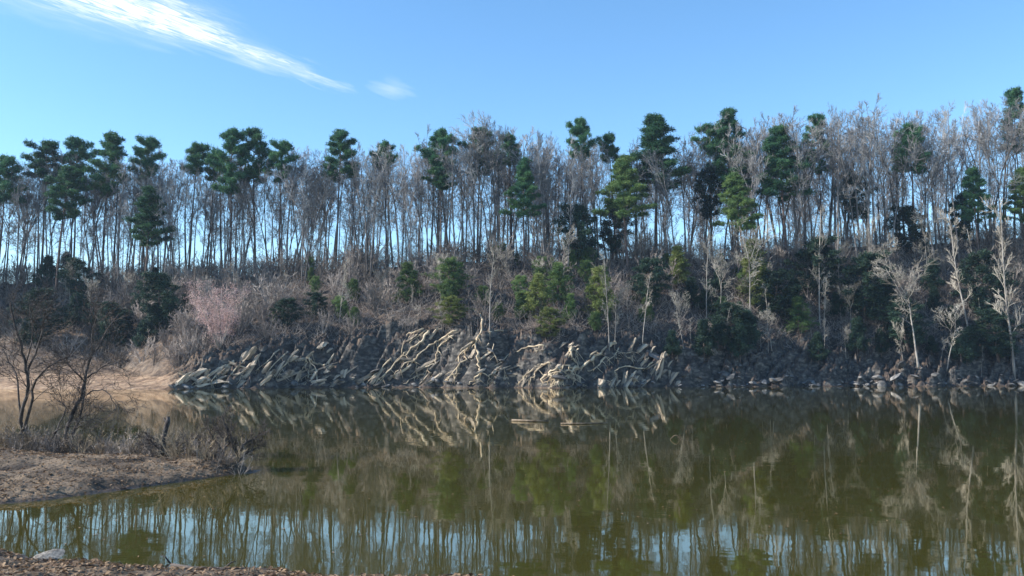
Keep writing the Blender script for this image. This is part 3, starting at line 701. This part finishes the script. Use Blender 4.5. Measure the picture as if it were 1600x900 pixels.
def twig_field(n, pxr, tr, ln, rad, seed, zup=(.2, 1.2)):
    g = np.random.default_rng(seed); px = g.uniform(*pxr, n); t = g.random(n)
    d0, dr, wr = I(px, D0), I(px, DR), I(px, WR); Y = d0 + wr + .5 + (tr[0] + (tr[1] - tr[0]) * t) * (dr - d0 - wr)
    ok = ~((px < 262) & (Y < d0 + 20)); px, Y = px[ok], Y[ok]; n = len(px)
    X = (px - 800) / 1366 * Y; Z = Hf(X, Y); clump = vnoise(X * .3, Y * .3, 77)
    ok = g.random(n) < .25 + clump; X, Y, Z = X[ok], Y[ok], Z[ok]; n = len(X)
    d = g.normal(size=(n, 3)); d[:, 2] = np.abs(d[:, 2]) * .9 + .35; d /= np.linalg.norm(d, axis=1)[:, None]
    L_ = ln * g.uniform(.4, 1.3, (n, 1)); p0 = np.stack((X, Y, Z + g.uniform(-.1, 1, n) * zup[1]), -1); p1 = p0 + d * L_
    s = np.cross(d, g.normal(size=(n, 3))); s /= np.linalg.norm(s, axis=1)[:, None]; w = np.cross(d, s)
    V = []
    for p, r_ in ((p0, rad), (p1, rad * .5)):
        for a in (0, 2.094, 4.189): V.append(p + (s * math.cos(a) + w * math.sin(a)) * r_)
    V = np.stack(V, 1).reshape(-1, 3); b = (np.arange(n) * 6)[:, None]
    return V, np.concatenate([b + np.array(q) for q in ((0, 1, 4, 3), (1, 2, 5, 4), (2, 0, 3, 5))])
v, f = twig_field(34000, (-60, 1660), (0, 1), 2.0, .03, 1, (0, 1.2)); v2, f2 = twig_field(15000, (-60, 1660), (.93, 1.12), 3.0, .035, 2, (0, 2.6))
f = np.concatenate((f, f2 + len(v))); v = np.concatenate((v, v2))
tag(link("undergrowth", mesh_np("undergrowth", v, f), M['brush']), "tangle of dead twigs and briars covering the whole wooded slope", "undergrowth", None, 'stuff')

# ------------------------------------------------------------------ exposed roots on the bank
def crop(o, s, pts): return [(o[0] + x / s, o[1] + y / s) for x, y in pts]
A7, A8, A6 = ((550, 480), 5.3333), ((780, 500), 5.0), ((400, 380), 3.0)
ROOTS = [
 ("fan of pale roots running diagonally down the bank left of the central stump", A7, [
   (.30, [(200, 640), (300, 540), (400, 440), (480, 370), (560, 310), (600, 270), (640, 200)]), (.18, [(240, 610), (330, 510), (400, 420), (460, 370)]),
   (.26, [(340, 590), (440, 470), (540, 430), (620, 350), (700, 290), (780, 250), (880, 200)]), (.2, [(400, 430), (430, 300), (460, 230), (520, 210), (600, 180)]),
   (.2, [(540, 560), (540, 490), (520, 430)]), (.15, [(350, 600), (410, 520)]), (.2, [(480, 300), (560, 240), (620, 190)]), (.2, [(60, 640), (130, 600), (200, 570)]), (.22, [(110, 650), (170, 590), (250, 520), (330, 430)])]),
 ("single zigzag root dropping to the water between the root fan and the stump", A7, [
   (.24, [(430, 640), (520, 590), (570, 520), (640, 495), (700, 485), (700, 400), (720, 340), (780, 290), (850, 240)]), (.16, [(520, 590), (600, 560)]), (.13, [(640, 500), (600, 600)])]),
 ("pale stump with two thick roots hanging to the water at the middle of the bank", A7, [
   (.26, [(770, 640), (830, 560), (890, 490), (960, 440), (940, 370), (1000, 300), (1060, 240), (1080, 140), (1070, 60)]), (.2, [(840, 630), (880, 530), (900, 480), (890, 410), (990, 310)]),
   (.34, [(980, 650), (1020, 590), (1070, 545), (1045, 480), (1050, 400), (1030, 310), (1060, 240)]), (.2, [(830, 640), (790, 600), (840, 560), (900, 555)]), (.2, [(1060, 240), (1150, 210), (1260, 200)]), (.16, [(1000, 650), (1060, 600), (1080, 540)])]),
 ("thin curling roots on the smooth rock just right of the pale stump", A7, [
   (.15, [(1180, 300), (1170, 360), (1200, 430)]), (.2, [(1230, 500), (1240, 450), (1290, 410), (1390, 370), (1470, 330), (1600, 320)]), (.15, [(1230, 490), (1180, 560), (1190, 640)]),
   (.15, [(1130, 645), (1140, 570), (1170, 550)]), (.14, [(1270, 510), (1290, 580), (1310, 645)])]),
 ("big gnarled knot of whitish roots at the water with an upright forked snag", A8, [
   (.24, [(230, 515), (230, 480), (270, 450), (280, 410), (330, 350), (400, 340)]), (.38, [(330, 515), (350, 450), (420, 400), (500, 360), (600, 380), (650, 370), (720, 320), (800, 260), (870, 200), (900, 170)]),
   (.26, [(380, 515), (400, 450), (470, 410), (560, 400), (640, 370)]), (.24, [(430, 515), (480, 460), (540, 430)]), (.26, [(520, 515), (540, 450), (570, 400), (600, 360)]), (.2, [(570, 515), (600, 470), (580, 420)]),
   (.34, [(620, 380), (580, 310), (550, 250), (570, 215)]), (.2, [(595, 330), (600, 290), (600, 240), (620, 225)]), (.26, [(680, 320), (710, 280), (760, 245)]), (.24, [(690, 400), (760, 370), (830, 290)]),
   (.2, [(150, 490), (200, 440), (270, 380)]), (.22, [(350, 490), (410, 470), (450, 430), (520, 410)]), (.22, [(400, 510), (440, 480), (430, 440), (380, 430)]), (.22, [(460, 510), (500, 480), (490, 440)]), (.22, [(340, 450), (390, 420), (460, 390)]), (.2, [(620, 515), (630, 460), (610, 430)])]),
 ("straggling line of thin white roots along the bank right of the gnarled knot", A8, [
   (.18, [(860, 515), (870, 480), (920, 440), (900, 400), (960, 370), (1040, 370), (1140, 380), (1200, 330)]), (.14, [(830, 460), (870, 490)]), (.2, [(910, 300), (1030, 300)]), (.16, [(900, 230), (980, 260), (1040, 250)]), (.14, [(840, 330), (900, 280), (930, 220)])]),
 ("left root stump with bleached tangled legs standing at the water", A6, [
   (.24, [(195, 665), (215, 600), (245, 560), (240, 540), (290, 570), (325, 570)]), (.2, [(230, 665), (250, 600), (280, 590)]), (.22, [(280, 665), (285, 600), (250, 540), (262, 515)]), (.16, [(205, 640), (240, 620), (285, 615)])]),
 ("slanting thin roots over the rocks left of the left root stump", A6, [
   (.2, [(40, 667), (90, 620), (140, 570), (200, 500)]), (.18, [(15, 645), (60, 600), (150, 510)]), (.15, [(0, 600), (50, 560), (110, 500)]), (.14, [(95, 640), (150, 560), (190, 530)])]),
 ("row of pale roots and rock edges at the far left tip of the bank", A6, [
   (.18, [(-300, 667), (-240, 640), (-190, 600)]), (.17, [(-230, 667), (-170, 610), (-120, 570)]), (.17, [(-150, 667), (-110, 610), (-60, 560)]), (.15, [(-90, 660), (-50, 600), (10, 540)])]),
]
for lab, (o, s), lines in ROOTS:
    pts_all = [[hit(*q) for q in crop(o, s, ln)] for _, ln in lines]
    c = sum((p for ps in pts_all for p in ps), Vector()) / sum(len(p) for p in pts_all)
    e = empty("exposed_roots", c); r = random.Random(lab)
    for (rad, _), ps in zip(lines, pts_all):
        q = []
        for i, p in enumerate(ps):
            p = p + Vector((0, -rad * 1.1, rad * .3)) - c
            if i: 
                a_ = q[-1]
                for t_ in (.3, .65): q.append(a_.lerp(p, t_) + rvec(r) * rad * 1.0)
            q.append(p)
        n_ = len(q); mb = MB(); mb.tube(q, [rad * (.26 + .42 * i / n_ + r.uniform(-.15, .17)) for i in range(n_)], 7)
        for _ in range(7):                    # rootlets leaving the root
            i = r.randrange(1, n_); v = rvec(r); v.y = -abs(v.y) * .3; v.z = -abs(v.z) - .3; l_ = r.uniform(.5, 2.1)
            mb.tube([q[i], q[i] + v * l_ * .5 + rvec(r) * .12, q[i] + v * l_ + Vector((0, 0, -.15))], [rad * .3, rad * .22, rad * .08], 4)
        mb.build("root", M['root'], e)
    tag(e, lab, "roots", "bleached roots exposed on the bank")

# ------------------------------------------------------------------ rocks at the waterline
def rock_mesh(seed, flat=.6, jag=.35, name="shore_rock"):
    g = np.random.default_rng(seed); bmv = []
    import bmesh
    bm = bmesh.new(); bmesh.ops.create_icosphere(bm, subdivisions=2, radius=1)
    planes = [(v / np.linalg.norm(v), g.uniform(.45, .85)) for v in g.normal(size=(9, 3))]
    for v in bm.verts:
        p = np.array(v.co)
        for nrm, dd in planes:
            k = p @ nrm
            if k > dd: p = p - nrm * (k - dd) * .95
        p *= 1 + g.normal() * jag * .08; v.co = (p[0] * 1.2, p[1], p[2] * flat)
    me = bpy.data.meshes.new(name); bm.to_mesh(me); bm.free(); return me
RK = [mesh_proto(link("shore_rock", rock_mesh(600 + k, (.6, .45, .8, .35, .55)[k]), M['rock']), 1) for k in range(5)]
KZ = [(480, "small grey rock on the water line at the left tip of the bank"), (700, "small dark rock on the water line below the root fan"), (900, "small rock on the water line among the central roots"),
      (1180, "grey rock on the water line right of the gnarled root knot"), (1330, "pale broken rock in the rubble at the water left of the spreading tree"),
      (1480, "pale rock in the rubble at the water below the spreading tree"), (1700, "pale rock in the rubble at the water at the right end")]
for k in range(215):
    right = k > 80; px = random.uniform(1090, 1620) if right else random.uniform(275, 1100)
    d = abs(random.gauss(.2, 1.3)) if right else abs(random.gauss(.2, .7)); Y = float(I(px, D0)) + d; X = (px - 800) / 1366 * Y
    for _ in range(40):                      # walk to where this column really meets the water
        if float(Hf(X, Y)) > .02 + d * .25: break
        Y += .2; X = (px - 800) / 1366 * Y
    z = float(Hf(X, Y)); s = (.18 + .75 * random.random() ** 2.2) * (1.2 if right else .9)
    o = copy_to(random.choice(RK), (X, Y - .15, z + s * .12), (s * random.uniform(.8, 1.7), s, s * random.uniform(.6, 1)), tilt=.5)
    tag(o, next(l for q, l in KZ if px < q), "rock", "broken rocks along the far water line")
def ledge_mesh(seed):
    g = np.random.default_rng(seed); import bmesh
    bm = bmesh.new(); bmesh.ops.create_cube(bm, size=2); bmesh.ops.subdivide_edges(bm, edges=bm.edges[:], cuts=5, use_grid_fill=True)
    planes = [(v / np.linalg.norm(v), g.uniform(.55, .95)) for v in g.normal(size=(7, 3))]
    for v in bm.verts:
        p = np.array(v.co)
        for nrm, dd in planes:
            k = p @ nrm
            if k > dd: p = p - nrm * (k - dd) * .9
        p[2] += .5 * math.floor(p[0] * 2.2 + seed * .37 + p[1]) % 2 * .35
        n_ = np.array([fbm(p[0] * 1.6 + q, p[1] * 1.6 + p[2] * 1.3 + seed, 4, q) for q in (1, 7, 13)]); p = p * (1, 1, .8) + n_ * np.array((.5, .9, 1.0)); v.co = (p[0], p[1], p[2])
    me = bpy.data.meshes.new("rock_ledge"); bm.to_mesh(me); bm.free(); return me
LG = [mesh_proto(link("rock_ledge", ledge_mesh(620 + k), M['ledge']), 1) for k in range(5)]
LZ = [(400, "jagged tan rock ledge slanting up the left tip of the bank"), (545, "jagged tan rock ledge slanting up the bank around the left root stump"), (690, "jagged rock ledge slanting up the bank behind the diagonal root fan"),
      (800, "jagged rock ledge slanting up the bank around the central stump roots"), (940, "jagged rock ledge on the bank around the gnarled root knot"), (1200, "jagged rock ledge on the bank right of the gnarled root knot")]
LTOP = [(270, 596), (330, 575), (420, 548), (560, 525), (700, 520), (800, 522), (950, 530), (1090, 560)]
DARKW = [(515, 625, 578), (690, 738, 606), (762, 838, 570), (455, 480, 560), (900, 985, 580)]
for k in range(210):
    px = random.uniform(275, 1070); t = random.random(); py = 602 - t * (602 - float(I(px, LTOP)))
    if any(a < px < b and py < c for a, b, c in DARKW): continue
    g = hit(px, py)
    L_ = .5 + 2.2 * random.random() ** 1.5; w_ = random.uniform(.14, .42)
    o = copy_to(random.choice(LG), g + Vector((0, .1, -.05)), (L_, w_ * 1.3, w_), rz=0); o.rotation_euler = (random.uniform(-.3, .5), -R(random.gauss(40, 14) if random.random() < .85 else random.uniform(-30, 85)), R(random.uniform(-15, 60)))
    tag(o, next(l for q, l in LZ if px < q), "rock ledge", "tilted rock ledges of the far bank")
g = hit(1022, 556); o = copy_to(RK[3], g + Vector((0, -.5, .1)), (2.0, 1.2, .9), rz=.2); o.rotation_euler = (.5, .45, .1)
o.name = "rock_slab"; tag(o, "long pale tilted rock slab on the bank right of the gnarled knot", "rock")

# ------------------------------------------------------------------ saplings and brush on the sandbar
def sapling(lab, o, s, stems, Y, rad0, seed, tw):
    r = random.Random(seed); bx = crop(o, s, stems[0][1])[0]; b = at(bx[0], bx[1], Y); bz = float(Hn(b[0], Y)); e = empty("sapling", (b[0], Y, bz)); base = Vector((b[0], Y, bz))
    cr = MB()
    for k, (rf, ln) in enumerate(stems):
        dep = r.uniform(-1, 1) * .12; ps = []
        for i, q in enumerate(crop(o, s, ln)):
            y = Y + dep * i + r.uniform(-.04, .04); p = Vector(at(q[0], q[1], y)) - base
            if i == 0 and k == 0: p.z = -.1
            ps.append(p)
        n_ = len(ps); q = []
        for i, p in enumerate(ps):
            if i: q.append(q[-1].lerp(p, .5) + rvec(r) * rad0 * .6)
            q.append(p)
        mb = MB(); n_ = len(q); mb.tube(q, [rad0 * rf * (1 - .72 * i / n_) for i in range(n_)], 7); mb.build("stem", M['sapbark'], e)
        grow(cr, q, rad0 * rf * .5, tw, 0, 2, r, (18, 60), .05, (11, 6, 3), .25, .0055, .62)
    cr.build("crown", M['sapbark'], e); tag(e, lab, "sapling", "dark saplings on the sandbar")
B6 = ((0, 420), 3.0)
sapling("dark forked sapling at the left edge, growing on the sandbar", *B6, [
    (1.0, [(110, 825), (105, 740), (100, 690), (125, 600), (130, 500), (120, 450), (100, 390), (95, 340), (75, 280), (60, 220), (50, 160)]), (.6, [(130, 500), (150, 430), (175, 370), (200, 290), (205, 240), (235, 205)]),
    (.75, [(118, 805), (122, 720), (145, 640), (150, 570), (170, 520), (220, 465), (260, 440), (300, 420), (340, 390)]), (.5, [(100, 690), (85, 560), (75, 490), (40, 440), (15, 380)]), (.4, [(120, 450), (150, 340), (150, 250), (140, 180)])], 24.0, .056, 1, 1.6)
sapling("dark double stemmed sapling leaning right, with an arching branch, on the sandbar", *B6, [
    (1.0, [(305, 815), (315, 740), (345, 670), (385, 600), (400, 520), (410, 460), (435, 395), (470, 350), (490, 310), (520, 260), (555, 215)]), (.85, [(320, 825), (345, 760), (375, 690), (390, 620), (400, 540)]),
    (.5, [(410, 510), (450, 485), (500, 450), (530, 430)]), (.45, [(400, 530), (370, 500), (330, 460), (300, 430)]), (.35, [(410, 590), (440, 570), (480, 565), (515, 590), (545, 640), (540, 670), (510, 695)]),
    (.4, [(240, 800), (280, 720), (310, 650), (290, 620), (275, 580)]), (.35, [(250, 770), (300, 740), (360, 735)]), (.4, [(435, 395), (430, 320), (450, 240), (445, 180)])], 23.4, .052, 2, 1.5)
C6 = ((0, 600), 3.0)
sapling("low dark bush with bent stems at the tip of the sandbar", *C6, [
    (.8, [(1115, 415), (1120, 350), (1090, 290), (1075, 230), (1050, 180)]), (.6, [(1118, 350), (1140, 290), (1180, 265), (1220, 230)]), (.7, [(1015, 370), (1040, 310), (1075, 275), (1065, 220), (1040, 150)]), (.5, [(1115, 360), (1150, 330), (1200, 300)]), (.4, [(1040, 310), (1000, 260), (980, 200)])], 20.6, .05, 3, .7)
sapling("sprawling dead branches lying low on the dark hump of the sandbar", *C6, [
    (.8, [(790, 350), (830, 300), (880, 265), (930, 240)]), (.7, [(800, 350), (900, 290), (960, 262)]), (.6, [(850, 340), (940, 320), (1000, 330)]), (.5, [(760, 340), (720, 280), (690, 250)])], 21.2, .045, 4, .5)
def snag():
    b = at(252, 716, 21.4); mb = MB(); base = Vector((b[0], 21.4, float(Hn(b[0], 21.4))))
    ps = [Vector(at(x, y, 21.4 + k * .03)) - base for k, (x, y) in enumerate(((251, 722), (252, 712), (255, 687), (259, 670), (262, 660), (263, 651)))]; ps[0].z = -.1
    mb.tube(ps, [.075, .07, .06, .055, .06, .035], 8); mb.tube([ps[4], ps[4] + Vector((-.07, .02, .03)), ps[4] + Vector((-.1, 0, .12))], [.04, .03, .012], 5)
    mb.tube([ps[2], ps[2] + Vector((.09, -.03, .06)), ps[2] + Vector((.2, 0, .09))], [.03, .02, .008], 5)
    o = mb.build("snag", M['sapbark']); o.location = base; tag(o, "broken dark upright stick on the sandbar, right of the leaning sapling", "stick")
snag()
DRY = [mesh_proto(link("dry_bush", shrub_mesh(700 + k, .8, (9, 7, 11)[k], (.8, .5, 1.0)[k], .0042, (7, 4), .009, "dry_bush"), (M['grass'], M['brush'], M['brush'])[k]), .8) for k in range(3)]
DZ = [(70, "dry twiggy bush on the sandbar around the forked sapling"), (170, "dry twiggy bush on the sandbar around the double stemmed sapling"), (270, "dry twiggy bush on the sandbar left of the upright stick"), (500, "dry twiggy bush on the dark hump of the sandbar")]
for k in range(150):
    px = random.uniform(-10, 365); Y = float(I(px, [(0, 24.6), (150, 23.4), (250, 22.2), (380, 20.6)])) + random.gauss(0, .55); X = (px - 800) / FPX * Y * .995; z = float(Hn(X, Y))
    if z < .03: continue
    o = copy_to(random.choice(DRY), (X, Y, z - .02), random.uniform(.5, 1.6)); tag(o, next(l for q, l in DZ if px < q), "bush", "dry bushes on the sandbar")

# ------------------------------------------------------------------ near shore bits
def leaves(n, seed):
    g = np.random.default_rng(seed); X = np.concatenate((g.uniform(-9, 2.2, n), g.uniform(-15, -5.8, n))); Y = np.concatenate((g.uniform(7.5, 12.2, n), g.uniform(14, 25.5, n)))
    Z = Hn(X, Y); dens = vnoise(X * .9, Y * .9, 5); ok = (Z > .015) & (g.random(len(X)) < .2 + dens * .9); X, Y, Z = X[ok], Y[ok], Z[ok]; n = len(X)
    a = g.uniform(0, 6.28, n); t1, t2 = g.uniform(-.6, .6, n), g.uniform(-.6, .6, n); L_ = .014 + .03 * g.random(n) ** 2; W = L_ * g.uniform(.35, .7, n)
    ux, uy = np.cos(a), np.sin(a); c = np.stack((X, Y, Z + .012 + np.abs(t1) * L_ * .5), -1)
    U_ = np.stack((ux, uy, t1), -1) * L_[:, None]; V_ = np.stack((-uy, ux, t2), -1) * W[:, None]; up = np.zeros_like(c); up[:, 2] = L_ * .3
    V = np.stack((c - U_, c + V_ + up, c + U_, c - V_ + up), 1).reshape(-1, 3); b = (np.arange(n) * 4)[:, None]
    return V, np.concatenate((b + np.array((0, 1, 2)), b + np.array((0, 2, 3))))
v, f = leaves(30000, 3)
tag(link("leaf_litter", mesh_np("leaf_litter", v, f), M['leaf']), "brown dead leaves strewn over the near shore and the sandbar", "leaves", None, 'stuff')
def debris(n, seed):
    r = random.Random(seed); mb = MB()
    for _ in range(n):
        if r.random() < .45: x, y = r.uniform(-9, 1.5), r.uniform(8, 11.6)
        else: x, y = r.uniform(-14, -5.9), r.uniform(14.5, 24)
        z = float(Hn(x, y))
        if z < .01: continue
        a = r.uniform(0, 6.28); l_ = r.uniform(.08, .45); d = Vector((math.cos(a), math.sin(a), 0)); ps = []
        for t in (0, .5, 1):
            p = Vector((x, y, 0)) + d * l_ * t + rvec(r) * .015; p.z = float(Hn(p.x, p.y)) + r.uniform(.005, .03); ps.append(p)
        mb.tube(ps, [.007, .006, .003], 4)
    return mb
tag(debris(520, 9).build("twig_debris", M['sapbark']), "small fallen twigs and sticks scattered over the near shore and sandbar", "twigs", None, 'stuff')
p = on_z(78, 862, .12); st = link("stone", rock_mesh(650, .5, .25, "stone"), M['stone'], None, False); st.location = (p[0], p[1], float(Hn(p[0], p[1])) + .06); st.scale = (.17, .13, .19); st.rotation_euler = (.05, -.08, .2)
tag(st, "flat topped stone on the near shore at bottom left", "stone")
def floating(n, seed):
    g = np.random.default_rng(seed); Y = 10 + 22 * g.random(n) ** 1.6; X = g.uniform(-.6, .62, n) * Y; ok = (Hn(X, Y) < -.01) & (vnoise(X * .25, Y * .8, 3) > .45); X, Y = X[ok], Y[ok]; n = len(X)
    a = g.uniform(0, 6.28, n); L_ = g.uniform(.018, .04, n)[:, None]; d = np.stack((np.cos(a), np.sin(a), np.zeros(n)), -1) * L_; e = np.stack((-np.sin(a), np.cos(a), np.zeros(n)), -1) * L_ * .5
    c = np.stack((X, Y, np.full(n, .006)), -1); up = np.array((0, 0, .008)); V = np.stack((c - d, c + e + up, c + d, c - e + up), 1).reshape(-1, 3); b = (np.arange(n) * 4)[:, None]
    return V, np.concatenate((b + np.array((0, 1, 2)), b + np.array((0, 2, 3))))
v, f = floating(420, 4)
tag(link("floating_leaves", mesh_np("floating_leaves", v, f), M['leaf']), "tiny dead leaves drifting on the near water", "leaves", None, 'stuff')
def branch(name, lab, cat, px_pts, rad, m, z=.05, twigs=()):
    mb = MB(); ps = []
    for x, y in px_pts:
        q = on_z(x, y, z); ps.append(Vector((q[0], q[1], max(float(Hn(q[0], q[1])), 0) + rad * .8)))
    c = ps[0].copy(); mb.tube([p - c for p in ps], [rad * (1 - .6 * i / len(ps)) for i in range(len(ps))], 6)
    for i, v in twigs: mb.tube([ps[i] - c, ps[i] - c + Vector(v) * .6 + Vector((0, 0, .02)), ps[i] - c + Vector(v)], [rad * .5, rad * .4, rad * .2], 5)
    o = mb.build(name, m); o.location = c; tag(o, lab, cat)
branch("fallen_branch", "dark fallen branch lying along the near water edge at bottom left", "branch", [(268, 878), (300, 884), (350, 886), (400, 884), (450, 888)], .022, M['sapbark'], .05, [(0, (-.12, 0, .11)), (2, (.1, .1, .06))])
branch("floating_log", "pale floating log in front of the gnarled root knot", "log", [(800, 658), (830, 659), (858, 659)], .055, M['drift'], 0)
branch("floating_log", "longer dull floating log right of the pale floating log", "log", [(876, 663), (910, 663), (950, 662)], .04, M['drift'], 0)
def hoop():
    c = Vector(on_z(1056, 687, 0)); mb = MB(); ps = [Vector((-.2 + .42 * t, 0, .17 * math.sin(math.pi * min(t * 1.05, 1)) - .02)) for t in (0, .15, .35, .55, .75, .9, 1)]
    mb.tube(ps, [.012, .014, .016, .016, .014, .012, .01], 5); o = mb.build("bent_stick", M['drift']); o.location = c; tag(o, "small bent stick looping out of the open water", "stick")
hoop()

for p in PROTOS:                              # drop any model that was never placed
    if not p.get('used'):
        for o in p['parts'] + [p['root']]: bpy.data.objects.remove(o)
